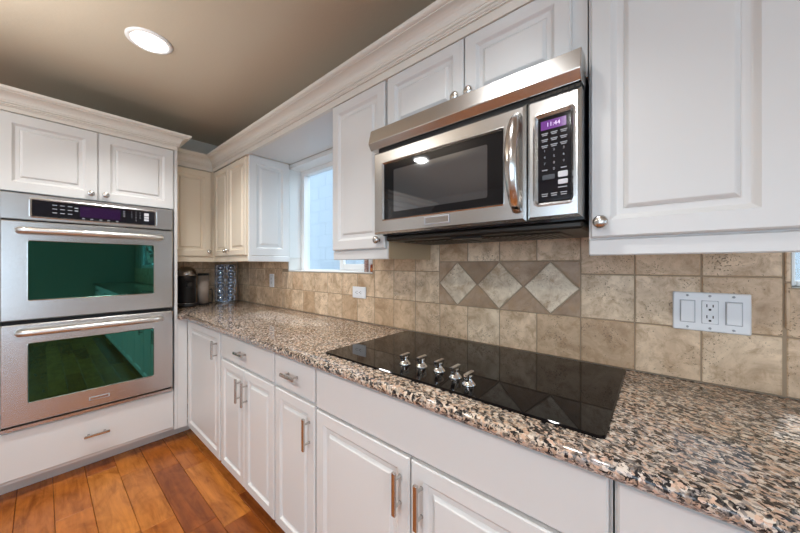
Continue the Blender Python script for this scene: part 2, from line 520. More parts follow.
def window(name, axis, hole, plane, depth, mull=None, fw=0.045):
    a0, a1, z0, z1 = hole
    g = 0.002
    def bx(bm, a, b, s, e, t0, t1, bev=0.003):
        if axis == 'x': box(bm, (a, t0, s), (b, t1, e), bev)
        else: box(bm, (t0, a, s), (t1, b, e), bev)
    root = bpy.data.objects.new(name, None); COL.objects.link(root); root['kind'] = 'structure'
    root.location = ((a0 + a1) / 2, plane, z0) if axis == 'x' else (plane, (a0 + a1) / 2, z0)
    bm = BM()
    bx(bm, a0 + g, a0 + fw, z0 + g, z1 - g, plane, plane + depth)
    bx(bm, a1 - fw, a1 - g, z0 + g, z1 - g, plane, plane + depth)
    bx(bm, a0 + fw, a1 - fw, z0 + g, z0 + 0.018, plane, plane + depth)
    bx(bm, a0 + fw, a1 - fw, z1 - 0.04, z1 - g, plane, plane + depth)
    obj('window_frame', bm, 'trimwhite', root)
    if mull:
        bm = BM()
        m0, m1 = mull
        bx(bm, m0, m0 + 0.045, z0 + 0.019, z1 - 0.041, plane + 0.006, plane + depth * 0.5)
        bx(bm, a1 - fw - 0.04, a1 - fw - 0.001, z0 + 0.019, z1 - 0.041, plane + 0.006, plane + depth * 0.5)
        bx(bm, m0 + 0.0455, a1 - fw - 0.041, z0 + 0.019, z0 + 0.06, plane + 0.006, plane + depth * 0.5)
        bx(bm, m0 + 0.0455, a1 - fw - 0.041, z1 - 0.085, z1 - 0.041, plane + 0.006, plane + depth * 0.5)
        obj('sash', bm, 'trimwhite', root)
    bm = BM(); bx(bm, a0 + fw, a1 - fw, z0 + 0.018, z1 - 0.04, plane + depth * 0.6, plane + depth * 0.6 + 0.004, 0)
    obj('window_pane', bm, 'glass', root)
    return root

window('window_1', 'x', W1, 0.11, 0.06, (1.395, 1.45))
window('window_2', 'x', W2, 0.03, 0.06, (4.76, 4.81), 0.014)
window('window_3', 'x', W3, YL - 0.10, 0.06, (3.48, 3.53))
window('window_4', 'y', W4, XF + 0.03, 0.06, (-2.65, -2.60))

# painted reveals lining the kitchen window
bm = BM()
box(bm, (W1[0] - 0.0, 0.001, 1.335), (W1[0] + 0.006, 0.108, W1[3] - 0.007))
box(bm, (W1[0] + 0.0, 0.001, W1[3] - 0.006), (W1[1], 0.108, W1[3]))
box(bm, (W1[1] - 0.006, 0.001, 1.335), (W1[1], 0.108, W1[3] - 0.007))
struct('trim_1', bm, 'reveal')
bm = BM()
box(bm, (XB + 0.35, -0.004, 2.02), (W1[0], -0.0005, 2.088)); box(bm, (W1[0], -0.004, W1[3]), (1.925, -0.0005, 2.088))
struct('trim_2', bm, 'reveal')

# ------------------------------------------------------------------ tile backsplash
def tilebox(bm, x0, x1, z0, z1, y0=-0.009, mi=0):
    if x1 - x0 < 0.012 or z1 - z0 < 0.012: return
    box(bm, (x0 + 0.0018, y0 - random.uniform(0, 0.0012), z0 + 0.0018), (x1 - 0.0018, -0.001, z1 - 0.0018), 0.0022, 1, mi)
def poly_tile(bm, pts, y0, mi):
    c = Vector((sum(p[0] for p in pts) / len(pts), sum(p[1] for p in pts) / len(pts)))
    def ins(d):
        out = []
        n = len(pts)
        for i in range(n):
            p0, p1, p2 = Vector(pts[i - 1]), Vector(pts[i]), Vector(pts[(i + 1) % n])
            e1 = (p1 - p0).normalized(); e2 = (p2 - p1).normalized()
            n1 = Vector((-e1.y, e1.x)); n2 = Vector((-e2.y, e2.x))
            if n1.dot(c - p1) < 0: n1 = -n1
            if n2.dot(c - p1) < 0: n2 = -n2
            m = (n1 + n2); m = m / max(m.dot(n1), 0.2)
            out.append(p1 + m * d)
        return out
    A = ins(0.0018); B = ins(0.004)
    va = [bm.verts.new((p.x, -0.001, p.y)) for p in A]; vb = [bm.verts.new((p.x, y0 + 0.002, p.y)) for p in A]; vc = [bm.verts.new((p.x, y0, p.y)) for p in B]
    for X, Y in ((va, vb), (vb, vc)):
        for i in range(len(pts)):
            bm.faces.new((X[i], X[(i + 1) % len(pts)], Y[(i + 1) % len(pts)], Y[i])).material_index = mi
    bm.faces.new(vc).material_index = mi
bm = BM()
T = 0.1555; ZT = 0.917
def grid_x(x0, x1, anchor, T=T):
    k = math.ceil((x0 - anchor) / T - 1e-6); xs = [x0]
    a = anchor + k * T
    while a < x1 - 1e-6:
        if a - xs[-1] > 0.014: xs.append(a)
        a += T
    if x1 - xs[-1] < 0.014 and len(xs) > 1: xs[-1] = x1
    else: xs.append(x1)
    return list(zip(xs, xs[1:]))
DX0, DX1 = 2.351, 2.9755
DZ0, DZ1 = 1.079, 1.291
# bottom row along the whole wall
xl = XB + 0.0105
for a, b in grid_x(xl, DX1, DX1): tilebox(bm, a, b, ZT, 1.079)
for a, b in grid_x(DX1, 3.458, DX1, 0.1613): tilebox(bm, a, b, ZT, 1.079)
for a, b in grid_x(3.462, XF - 0.002, 3.49): tilebox(bm, a, b, ZT, 1.079)
# second row, cut under the sills
for a, b in grid_x(xl, DX0, DX1):
    tilebox(bm, a, min(b, W1[0]) if a < W1[0] else b, 1.079, 1.241 if (b <= W1[0] or a >= W1[1]) else W1[2] - 0.002)
    if a < W1[0] < b: tilebox(bm, W1[0], b, 1.079, W1[2] - 0.002)
for a, b in grid_x(DX1, 3.458, DX1, 0.1613): tilebox(bm, a, b, 1.079, 1.241)
for a, b in grid_x(3.462, XF - 0.002, 3.49): tilebox(bm, a, b, 1.079, W2[2] - 0.002)
# third row
for a, b in grid_x(xl, W1[0] - 0.002, DX1): tilebox(bm, a, b, 1.241, 1.403)
for a, b in grid_x(W1[1] + 0.004, DX0, DX1): tilebox(bm, a, b, 1.241, 1.403)
for a, b in grid_x(DX1, 3.458, DX1, 0.1613): tilebox(bm, a, b, 1.241, 1.403)
# row over the diamonds
for a, b in grid_x(DX0, DX1, DX1): tilebox(bm, a, b, DZ1, 1.41)
# diamonds with brown triangles between
dw = (DX1 - DX0) / 3; zm = (DZ0 + DZ1) / 2
for k in range(3):
    a = DX0 + k * dw; b = a + dw; cx = (a + b) / 2
    poly_tile(bm, [(a + 0.003, zm), (cx, DZ0 + 0.003), (b - 0.003, zm), (cx, DZ1 - 0.003)], -0.0115, 2)
    if k == 0:
        poly_tile(bm, [(a, DZ0), (cx, DZ0), (a, zm)], -0.010, 1); poly_tile(bm, [(a, DZ1), (a, zm), (cx, DZ1)], -0.010, 1)
    if k == 2:
        poly_tile(bm, [(b, DZ0), (b, zm), (cx, DZ0)], -0.010, 1); poly_tile(bm, [(b, DZ1), (cx, DZ1), (b, zm)], -0.010, 1)
    else:
        poly_tile(bm, [(cx, DZ0), (cx + dw, DZ0), (b, zm)], -0.010, 1); poly_tile(bm, [(cx, DZ1), (b, zm), (cx + dw, DZ1)], -0.010, 1)
# edge strip beside the right window, sill and jamb tiles of the kitchen window
tilebox(bm, 3.4585, 3.4715, 1.228, 1.32, -0.012); tilebox(bm, 3.4585, 3.4715, 1.1, 1.228, -0.012)
for k in range(6):
    a = W1[0] + 0.007 + k * 0.162
    b = min(a + 0.162, W1[1] - 0.002)
    box(bm, (a + 0.001, -0.008, W1[2] + 0.0005), (b - 0.001, 0.109, W1[2] + 0.0095), 0.002, mi=4)
box(bm, (W1[0] + 0.0005, -0.004, W1[2] + 0.0105), (W1[0] + 0.0085, 0.108, 1.333), 0.002, mi=4)
# grout bed
for x0, x1, z0, z1 in ((xl, W1[0], 0.916, 1.4), (W1[0], W1[1], 0.916, W1[2] - 0.001), (W1[1] + 0.001, 3.472, 0.916, 1.4), (3.4725, XF - 0.002, 0.916, W2[2] - 0.001)):
    box(bm, (x0, -0.0075, z0), (x1, -0.0005, z1), mi=3)
tag(obj('backsplash', bm, ['tile', 'tiledark', 'tilelight', 'grout', 'silltile']), 'tan travertine tile backsplash with three cream diamonds on the long wall', 'backsplash')
bm = BM()
for z0, z1 in ((ZT, 1.079), (1.079, 1.241), (1.241, 1.403)):
    yy = -0.012
    while yy > -0.66:
        box(bm, (XB + 0.001, max(yy - T, -0.67) + 0.0018, z0 + 0.0018), (XB + 0.009, yy - 0.0018, z1 - 0.0018), 0.002)
        yy -= T
box(bm, (XB + 0.0005, -0.67, 0.916), (XB + 0.0075, -0.011, 1.4), mi=1)
tag(obj('backsplash', bm, ['tile', 'grout']), 'short shaded travertine backsplash behind the coffee machine', 'backsplash')

# ------------------------------------------------------------------ cabinet parts
DOOR = [(0, 0), (0, 0.016), (0.004, 0.020), (0.045, 0.020), (0.048, 0.0175), (0.055, 0.0115), (0.058, 0.0100), (0.071, 0.0100), (0.073, 0.0085), (0.080, 0.0155), (0.083, 0.0170)]
DOORW = [(a + (0.008 if a > 0.01 else 0), b) for a, b in DOOR]
DOORS = [(0, 0), (0, 0.016), (0.004, 0.020), (0.042, 0.020), (0.045, 0.0175), (0.050, 0.0115), (0.053, 0.0100), (0.064, 0.0100), (0.066, 0.0085), (0.073, 0.0155), (0.076, 0.0170)]
def door_bm(F, u0, u1, v0, v1, prof=DOOR, wide=0):
    bm = BM(); rings(bm, F, u0, v0, u1 - u0, v1 - v0, prof)
    if wide:                                   # broader right-hand stile
        for q in bm.verts:
            if q.co.x > u1 - 0.006: q.co.x += wide
    return bm
def slab_bm(F, u0, u1, v0, v1, t=0.02):
    bm = BM(); rings(bm, F, u0, v0, u1 - u0, v1 - v0, [(0, 0), (0, t - 0.004), (0.004, t)]); return bm
def knob(F, u, v, parent, n=0.020):
    bm = BM()
    lathe(bm, F(u, v, n), F.n, [(0.0, 0.0002), (0.009, 0.0002), (0.009, 0.003), (0.0055, 0.006), (0.0055, 0.013), (0.012, 0.016), (0.0165, 0.020), (0.017, 0.024), (0.013, 0.028), (0.0, 0.030)], 20)
    return obj('knob', bm, 'nickel', parent)
def pull(F, u, v, length, vertical, parent, n=0.020):
    bm = BM()
    h = length / 2; e = h * 0.62
    for s in (-e, e):
        p = (u, v + s) if vertical else (u + s, v)
        lathe(bm, F(p[0], p[1], n), F.n, [(0, 0.0002), (0.0062, 0.0002), (0.0045, 0.004), (0.0042, 0.024), (0.006, 0.029), (0, 0.029)], 12)
    if vertical: fbox(bm, F, u - 0.0072, u + 0.0072, v - h, v + h, n + 0.024, n + 0.034, 0.003, 2)
    else: fbox(bm, F, u - h, u + h, v - 0.0072, v + 0.0072, n + 0.024, n + 0.034, 0.003, 2)
    return obj('bar_pull', bm, 'nickel', parent)

# --- base cabinets along the long wall
YB = -0.595
FB = right(0, 0, YB)
def base_cab(x0, x1, label, drawers, doors, end=False, group='base cabinets along the long wall'):
    t = thing('base_cabinet', label, 'cabinet', ((x0 + x1) / 2, -0.3, 0.0), group)
    bm = BM(); box(bm, (x0 + 0.0008, YB, 0.085), (x1 - 0.0008, -0.012, 0.878)); obj('body', bm, 'white', t)
    bm = BM(); box(bm, (x0 + 0.0008, -0.535, 0.0005), (x1 - 0.0008, -0.515, 0.0845)); obj('toe_kick', bm, 'kick', t)
    for a, b, z0, z1, h in drawers:
        d = obj('drawer', slab_bm(FB, a, b, z0, z1), 'white', t)
        if h: pull(FB, *h, False, d)
    for a, b, z0, z1, h in doors:
        d = obj('door', door_bm(FB, a, b, z0, z1, DOORS if b - a < 0.34 else DOOR), 'white', t)
        if h: pull(FB, *h, True, d)
    return t
ZD0, ZD1 = 0.085, 0.712
ZR0, ZR1 = 0.728, 0.868
base_cab(0.5405, 1.182, 'white base cabinet with one full-height door beside the wall oven', [], [(0.5455, 1.165, ZD0, 0.868, (1.125, 0.755, 0.115))])
base_cab(1.184, 1.838, 'white base cabinet with one drawer over two narrow doors', [(1.192, 1.832, ZR0, ZR1, (1.50, 0.80, 0.11))],
         [(1.192, 1.510, ZD0, ZD1, (1.475, 0.60, 0.13)), (1.515, 1.832, ZD0, ZD1, (1.55, 0.60, 0.13))])
base_cab(1.840, 2.164, 'narrow white base cabinet with one drawer over a single door', [(1.845, 2.158, ZR0, ZR1, (2.00, 0.80, 0.11))],
         [(1.845, 2.158, ZD0, ZD1, (2.125, 0.60, 0.13))])
base_cab(2.166, 3.132, 'wide white base cabinet under the cooktop with a plain panel over two doors', [(2.171, 3.126, ZR0 - 0.012, ZR1, None)],
         [(2.171, 2.640, ZD0, 0.705, (2.605, 0.60, 0.13)), (2.645, 3.126, ZD0, 0.705, (2.685, 0.60, 0.13))])
base_cab(3.134, 3.752, 'white base cabinet right of the cooktop under the granite', [(3.140, 3.746, ZR0, ZR1, (3.44, 0.80, 0.13))],
         [(3.140, 3.440, ZD0, ZD1, (3.40, 0.60, 0.13)), (3.445, 3.746, ZD0, ZD1, (3.48, 0.60, 0.13))])
base_cab(3.754, 4.372, 'white base cabinet under the right-hand window, outside the view', [(3.760, 4.366, ZR0, ZR1, (4.06, 0.80, 0.13))],
         [(3.760, 4.060, ZD0, ZD1, (4.02, 0.60, 0.13)), (4.065, 4.366, ZD0, ZD1, (4.10, 0.60, 0.13))])

base_cab(4.374, 5.40, 'white base cabinet further right, mirrored in the lower oven glass', [(4.380, 5.394, ZR0, ZR1, (4.88, 0.80, 0.13))],
         [(4.380, 4.884, ZD0, ZD1, (4.84, 0.60, 0.13)), (4.889, 5.394, ZD0, ZD1, (4.93, 0.60, 0.13))])
base_cab(5.402, 6.545, 'white base cabinet at the far right end of the worktop', [(5.408, 6.539, ZR0, ZR1, (5.97, 0.80, 0.13))],
         [(5.408, 5.971, ZD0, ZD1, (5.93, 0.60, 0.13)), (5.976, 6.539, ZD0, ZD1, (6.02, 0.60, 0.13))])

# --- worktop
bm = BM()
YC = -0.646
prof = [(-0.0105, 0.8805), (-0.0105, 0.915)]
r = 0.016
for i in range(7):
    t = math.radians(90 + 90 * i / 6); prof.append((YC + r + r * math.cos(t), 0.915 - r + r * math.sin(t)))
prof += [(YC, 0.893), (YC + 0.004, 0.8865), (YC + 0.010, 0.8805)]
A = [bm.verts.new((XB + 0.0105, y, z)) for y, z in prof]; B = [bm.verts.new((XF - 0.004, y, z)) for y, z in prof]
n = len(prof)
for i in range(n):
    f = bm.faces.new((A[i], A[(i + 1) % n], B[(i + 1) % n], B[i])); f.smooth = 2 <= i <= 8
bm.faces.new(A); bm.faces.new(B)
box(bm, (XB + 0.0105, -0.672, 0.8805), (0.568, YC + 0.02, 0.9149), 0.004, 2)
tag(obj('granite_worktop', bm, 'granite'), 'long polished speckled granite worktop with a rounded front edge', 'worktop')

# ------------------------------------------------------------------ cooktop
ct = thing('cooktop', 'black glass electric cooktop with five metal knobs set on the granite', 'cooktop', (2.637, -0.30, 0.9152))
bm = BM(); FT = Frame((0, 0, 0), (1, 0, 0), (0, -1, 0))
class Flat:
    def __call__(s, a, b, c): return Vector((a, b, c))
rings(bm, Flat(), 2.158, -0.568, 0.958, 0.536, [(0, 0.9153), (0, 0.9185), (0.003, 0.921)], r=0.014)
obj('glass_top', bm, 'cooktop', ct)
for kx, ky in ((2.508, -0.474), (2.571, -0.459), (2.641, -0.456), (2.712, -0.472), (2.772, -0.498)):
    bm = BM()
    lathe(bm, (kx, ky, 0.9212), (0, 0, 1), [(0, 0), (0.020, 0), (0.020, 0.003), (0.016, 0.007), (0.0105, 0.015), (0.0085, 0.024), (0.010, 0.028), (0, 0.029)], 20)
    kb = obj('control_knob', bm, 'chrome', ct)
    bm = BM()
    tr_ = [(-0.012, 0.927), (0.012, 0.927), (0.013, 0.938), (0.023, 0.949), (0.024, 0.9585), (-0.024, 0.9585), (-0.023, 0.949), (-0.013, 0.938)]
    A = [bm.verts.new((kx - 0.0062, ky + q, z)) for q, z in tr_]; B = [bm.verts.new((kx + 0.0062, ky + q, z)) for q, z in tr_]
    for i in range(8): bm.faces.new((A[i], A[(i + 1) % 8], B[(i + 1) % 8], B[i]))
    bm.faces.new(A); bm.faces.new(B)
    bmesh.ops.bevel(bm, geom=list(bm.edges), offset=0.0016, segments=2, affect='EDGES')
    obj('grip_bar', bm, 'chrome', kb)

# ------------------------------------------------------------------ wall cabinets
YU = -0.33
FU = right(0, 0, YU)
ZB, ZTOP = 1.345, 2.112
def rail_bm(F, u0, u1):
    bm = BM(); fbox(bm, F, u0, u1, 1.301, 1.3445, -0.018, 0.006, 0.003); return bm
def wall_cab(name, x0, x1, label, doors, z0=ZB, rail=True, bodymat='white'):
    t = thing(name, label, 'cabinet', ((x0 + x1) / 2, -0.17, z0), 'white cabinets on the long wall')
    bm = BM(); box(bm, (x0 + 0.0008, YU, z0), (x1 - 0.0008, -0.014, ZTOP)); obj('body', bm, bodymat, t)
    for a, b, s, e, k, pr in doors:
        d = obj('door', door_bm(FU, a, b, s, e, pr, 0.024 if a > 3.05 else 0), bodymat, t)
        knob(FU, k[0], k[1], d)
    if rail: obj('light_rail', rail_bm(FU, x0 + 0.0008, x1 - 0.0008), bodymat, t)
    return t

# corner cabinet on the oven wall
XU = XB + 0.33
FCo = back(0, 0, XU)
cc = thing('corner_wall_cabinet', 'white single-door wall cabinet, warm light in its colour, above the coffee machine, next to the ovens', 'cabinet', (XB + 0.16, -0.5, ZB))
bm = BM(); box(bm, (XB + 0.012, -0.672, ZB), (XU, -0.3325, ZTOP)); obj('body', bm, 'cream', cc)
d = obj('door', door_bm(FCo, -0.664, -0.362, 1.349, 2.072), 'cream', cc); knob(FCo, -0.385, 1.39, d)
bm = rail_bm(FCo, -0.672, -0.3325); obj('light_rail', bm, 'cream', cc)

# two-door cabinet with a panelled end
wc = wall_cab('wall_cabinet', XU + 0.001, 0.905, 'white two-door wall cabinet, warm light in its colour, with a panelled end facing the window', 
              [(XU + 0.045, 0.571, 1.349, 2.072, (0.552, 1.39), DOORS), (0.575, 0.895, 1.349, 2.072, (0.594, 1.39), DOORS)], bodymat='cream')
bm = BM(); FE = back(0, 0, 0.9055)
rings(bm, FE, -0.333, 1.346, 0.318, 0.742, [(0, 0), (0, 0.010), (0.003, 0.013), (0.055, 0.013), (0.058, 0.009), (0.064, 0.005), (0.080, 0.005), (0.092, 0.011), (0.096, 0.012)])
obj('end_panel', bm, 'white', wc, 'white raised end panel')
bm = BM(); fbox(bm, FE, -0.336, -0.015, 1.301, 1.3445, 0, 0.014, 0.003); obj('end_rail', bm, 'white', wc)

wall_cab('wall_cabinet', 1.914, 2.297, 'tall narrow white single-door wall cabinet between window and microwave', [(1.924, 2.291, 1.349, 2.078, (2.258, 1.385), DOOR)])
c_ = [o for o in bpy.data.objects if o.name.startswith('wall_cabinet') and o.get('label', '').startswith('tall narrow')][0]
bm = BM(); box(bm, (2.2975, -0.330, 1.302), (2.3005, -0.014, 1.402)); obj('side_panel', bm, 'maple', c_, 'unpainted brown side under the microwave')
bm = BM(); box(bm, (2.262, -0.3118, 1.303), (2.2970, -0.014, 1.3445)); obj('bottom_cleat', bm, 'maple', c_)
wall_cab('over_microwave_cabinet', 2.302, 3.049, 'short white two-door cabinet directly above the microwave',
         [(2.306, 2.672, 1.818, 2.078, (2.648, 1.871), DOORS), (2.677, 3.010, 1.818, 2.078, (2.701, 1.871), DOORS)], z0=1.80, rail=False)
wall_cab('wall_cabinet', 3.051, 3.445, 'large white wall cabinet right of the microwave with one raised-panel door', [(3.058, 3.407, 1.349, 2.078, (3.083, 1.388), DOOR)])
# board closing the gap over the window
bm = BM(); box(bm, (0.9215, YU, 2.090), (1.9135, -0.0065, 2.112), 0.002)
tag(obj('soffit_board', bm, 'white'), 'flat white soffit board bridging the cabinets over the window', 'soffit')

# crown mouldings
def crown_prof(z):
    p = [(-0.02, z), (0.006, z), (0.006, z + 0.005)]
    p += [(0.006 + 0.006 * math.sin(math.radians(t)), z + 0.010 - 0.005 * math.cos(math.radians(t))) for t in (30, 60, 90, 120, 150)]
    p += [(0.006, z + 0.016), (0.012, z + 0.018), (0.013, z + 0.022), (0.013, z + 0.026)]
    p += [(0.050 - 0.034 * math.cos(math.radians(t)), z + 0.028 + 0.034 * math.sin(math.radians(t))) for t in (0, 18, 36, 54, 72, 84)]
    p += [(0.056, z + 0.063), (0.056, z + 0.067)]
    p += [(0.058 + 0.012 * math.sin(math.radians(t)), z + 0.079 - 0.012 * math.cos(math.radians(t))) for t in (0, 30, 60, 90)]
    return p + [(0.070, z + 0.086), (-0.02, z + 0.086)]
CP = [(o + 0.0225, z) for o, z in crown_prof(2.1125)]
CP[0] = (-0.10, 2.1125); CP[-1] = (-0.10, CP[-1][1])
bm = BM(); sweep(bm, [(XU, -0.6735), (XU, YU), (3.445, YU)], CP, side=1)
fz = [(0.0005, 2.080), (0.0215, 2.080), (0.0215, 2.112), (0.0005, 2.112)]
sweep(bm, [(XU, -0.6725), (XU, YU), (3.445, YU)], fz, side=1)
tag(obj('crown_molding', bm, 'crown'), 'long white crown molding running over the wall cabinets and window', 'molding')

# ------------------------------------------------------------------ oven cabinet
XO = 0.54 - 0.020
FO = back(0, 0, XO)
Y0, Y1 = -1.492, -0.676
oc = thing('oven_cabinet', 'tall white cabinet housing the double wall oven', 'cabinet', (0.2, -1.08, 0))
bm = BM()
box(bm, (XB + 0.002, Y1 - 0.018, 0.0885), (XO + 0.019, Y1, 2.125)); box(bm, (XB + 0.002, Y0, 0.0885), (XO + 0.019, Y0 + 0.018, 2.125))
box(bm, (XB + 0.002, Y0 + 0.0185, 1.6745), (XO, Y1 - 0.0185, 2.125)); box(bm, (XB + 0.002, Y0 + 0.0185, 0.0885), (XO, Y1 - 0.0185, 0.374))
box(bm, (XB + 0.002, Y0 + 0.0185, 0.375), (XB + 0.02, Y1 - 0.0185, 1.674))
obj('body', bm, 'white', oc)
bm = BM(); box(bm, (XO - 0.12, Y0, 0.0005), (XO - 0.10, -0.516, 0.088)); box(bm, (XO - 0.0995, -0.535, 0.0005), (XO + 0.02, -0.516, 0.088)); obj('toe_kick', bm, 'kick', oc)
bm = BM(); box(bm, (XO - 0.018, Y1 + 0.001, 0.0885), (XO + 0.019, -0.6155, 0.8795)); obj('filler_strip', bm, 'white', oc)
d = obj('door', door_bm(FO, -1.472, -1.0875, 1.674, 2.098, DOORW), 'white', oc); knob(FO, -1.118, 1.712, d)
d = obj('door', door_bm(FO, -1.0835, -0.698, 1.674, 2.098, DOORW), 'white', oc); knob(FO, -1.052, 1.712, d)
d = obj('drawer', slab_bm(FO, -1.472, -0.698, 0.110, 0.372), 'white', oc); pull(FO, -1.092, 0.235, 0.115, False, d)
CPo = [(o + 0.0005, z) for o, z in crown_prof(2.1255)]
CPo = [(-0.05, 2.1255), (-0.03, 2.1255)] + CPo[1:]; CPo[-1] = (-0.05, CPo[-1][1])
CPo2 = [CPo[0]] + [(o + (0.0 if i == 0 else 0.0), z) for i, (o, z) in enumerate(CPo[1:-1])] + [CPo[-1]]
bm = BM(); sweep(bm, [(XO + 0.0195, Y0), (XO + 0.0195, Y1), (XB + 0.34 + 0.075, Y1)], CPo2, side=1)
obj('crown_molding', bm, 'crown', oc)
bm = BM(); box(bm, (XO + 0.0005, Y0 + 0.0185, 2.1015), (XO + 0.0215, Y1 - 0.0005, 2.1250), 0.001); obj('frieze_board', bm, 'crown', oc)

# ------------------------------------------------------------------ double wall oven
ov = thing('double_wall_oven', 'stainless steel double wall oven with green-tinted glass doors', 'oven', (0.3, -1.083, 0.376))
OY0, OY1 = -1.458, -0.708
FV = back(0, 0, XO + 0.012)
bm = BM(); box(bm, (XB + 0.03, OY0 + 0.01, 0.3765), (XO + 0.004, OY1 - 0.01, 1.6735)); box(bm, (XO + 0.0045, OY0 + 0.004, 0.386), (XO + 0.011, OY1 - 0.004, 1.667))
obj('oven_body', bm, 'gap', ov)
# control panel
bm = BM()
rings(bm, FV, OY0, 1.523, OY1 - OY0, 0.143, [(0, 0), (0, 0.026), (0.004, 0.030)], r=0, cap=False)
# front face with a rounded opening for the display glass
def plate_with_hole(bm, F, u0, u1, v0, v1, hu0, hu1, hv0, hv1, n, r, lip=0.006, depth=0.006, mi=0):
    out = rrect(u1 - u0, v1 - v0, 0, 0.0009, 5); hole = rrect(hu1 - hu0, hv1 - hv0, 0, r, 5)
    A = [bm.verts.new(F(u0 + x, v0 + y, n)) for x, y in out]
    B = [bm.verts.new(F(hu0 + x, hv0 + y, n)) for x, y in hole]
    hole2 = rrect(hu1 - hu0, hv1 - hv0, lip * 0.4, max(r - lip * 0.4, 0.001), 5); hole3 = rrect(hu1 - hu0, hv1 - hv0, lip, max(r - lip, 0.001), 5)
    C = [bm.verts.new(F(hu0 + x, hv0 + y, n + 0.0015)) for x, y in hole2]
    D = [bm.verts.new(F(hu0 + x, hv0 + y, n - depth)) for x, y in hole3]
    k = len(A)
    for P, Q in ((A, B), (B, C), (C, D)):
        for i in range(k):
            f = bm.faces.new((P[i], P[(i + 1) % k], Q[(i + 1) % k], Q[i])); f.material_index = mi
plate_with_hole(bm, FV, OY0 + 0.004, OY1 - 0.004, 1.527, 1.662, -1.360, -0.798, 1.537, 1.648, 0.030, 0.014, 0.011, 0.006)
cp = obj('control_panel', bm, 'steel', ov)
bm = BM(); fbox(bm, FV, -1.351, -0.807, 1.546, 1.639, 0.010, 0.0245); dg = obj('panel_glass', bm, 'blackgloss', cp)
FVp = back(0, 0, XO + 0.012 + 0.0247)
bm = BM(); fbox(bm, FVp, -1.165, -0.985, 1.562, 1.626, 0, 0.0006); obj('display', bm, 'display', cp)
def mark(F, a, b, c, d, parent):
    bm = BM(); fbox(bm, F, a, b, c, d, 0, 0.0006); obj('printed_mark', bm, 'mark', parent)
def digit(ch, F, u, v, size, parent):
    bm = BM(); text_bm(bm, ch, F, u, v, 0.0007, size); obj('printed_digit', bm, 'mark', parent)
for i, yy in enumerate((-1.265, -1.235, -1.205)):
    for zz in (1.618, 1.596, 1.574): mark(FVp, yy - 0.009, yy + 0.009, zz - 0.002, zz + 0.002, cp)
for zz in (1.612, 1.596): mark(FVp, -1.187, -1.172, zz - 0.003, zz + 0.003, cp)
for yy in (-1.15, -1.115, -1.075, -1.04, -1.0): mark(FVp, yy - 0.006, yy + 0.006, 1.552, 1.556, cp)
for zz in (1.620, 1.606, 1.592): mark(FVp, -0.972, -0.962, zz - 0.002, zz + 0.002, cp)
n_ = 0
for r_, zz in enumerate((1.622, 1.605, 1.588, 1.570)):
    for c_i, yy in enumerate((-0.930, -0.908, -0.887)):
        s = '123456789 0 '[r_ * 3 + c_i]
        if s != ' ': digit(s, FVp, yy, zz, 0.012, cp)
bm = BM()
for zz, h in ((1.614, 0.010), (1.594, 0.006), (1.578, 0.006)): fbox(bm, FVp, -0.866, -0.842, zz - h, zz + h, 0, 0.001)
obj('touch_button', bm, 'button', cp)

def oven_door(z0, z1, wz0, wz1, hz, label, plate):
    bm = BM()
    rings(bm, FV, OY0, z0, OY1 - OY0, z1 - z0, [(0, 0), (0, 0.030), (0.006, 0.036)], cap=False)
    plate_with_hole(bm, FV, OY0 + 0.006, OY1 - 0.006, z0 + 0.006, z1 - 0.006, -1.366, -0.812, wz0, wz1, 0.036, 0.012, 0.007, 0.005)
    d = obj('oven_door', bm, 'steel', ov, label)
    bm = BM(); fbox(bm, FV, -1.360, -0.818, wz0 + 0.006, wz1 - 0.006, 0.02, 0.0325); obj('door_glass', bm, 'ovenglass', d)
    bm = BM()
    pts = []
    ya, yb = -1.392, -0.782
    pts = [FV(ya + 0.004, hz, 0.037), FV(ya, hz, 0.055)] + [FV(ya + (yb - ya) * t / 12, hz, 0.072 + 0.008 * math.sin(PI * t / 12)) for t in range(13)] + [FV(yb, hz, 0.055), FV(yb - 0.004, hz, 0.037)]
    tube(bm, pts, 0.0185, 14); obj('handle', bm, 'steelh', d)
    if plate:
        bm = BM(); fbox(bm, FV, -1.128, -1.036, 0.452, 0.472, 0.0362, 0.039, 0.001)
        np_ = obj('name_plate', bm, 'plateedge', d)
        bm = BM(); fbox(bm, FV, -1.122, -1.042, 0.456, 0.468, 0.0391, 0.0396); obj('plate_face', bm, 'nickel', np_)
oven_door(0.974, 1.515, 1.078, 1.412, 1.462, 'upper oven door with a wide green glass window', False)
oven_door(0.410, 0.952, 0.515, 0.848, 0.908, 'lower oven door with a small name plate', True)
bm = BM(); fbox(bm, FV, OY0, OY1, 0.378, 0.398, 0, 0.022, 0.002); obj('bottom_trim', bm, 'steel', ov)

# ------------------------------------------------------------------ microwave
mw = thing('microwave', 'stainless steel over-the-range microwave mounted under the short cabinet', 'microwave', (2.675, -0.2, 1.39))
MX0, MX1 = 2.303, 3.046
FM = right(0, 0, -0.372)
bm = BM(); box(bm, (MX0, -0.3715, 1.3985), (MX1, -0.0145, 1.7965)); obj('case', bm, 'blackgloss', mw, 'black sheet metal case')
SX = 2.908
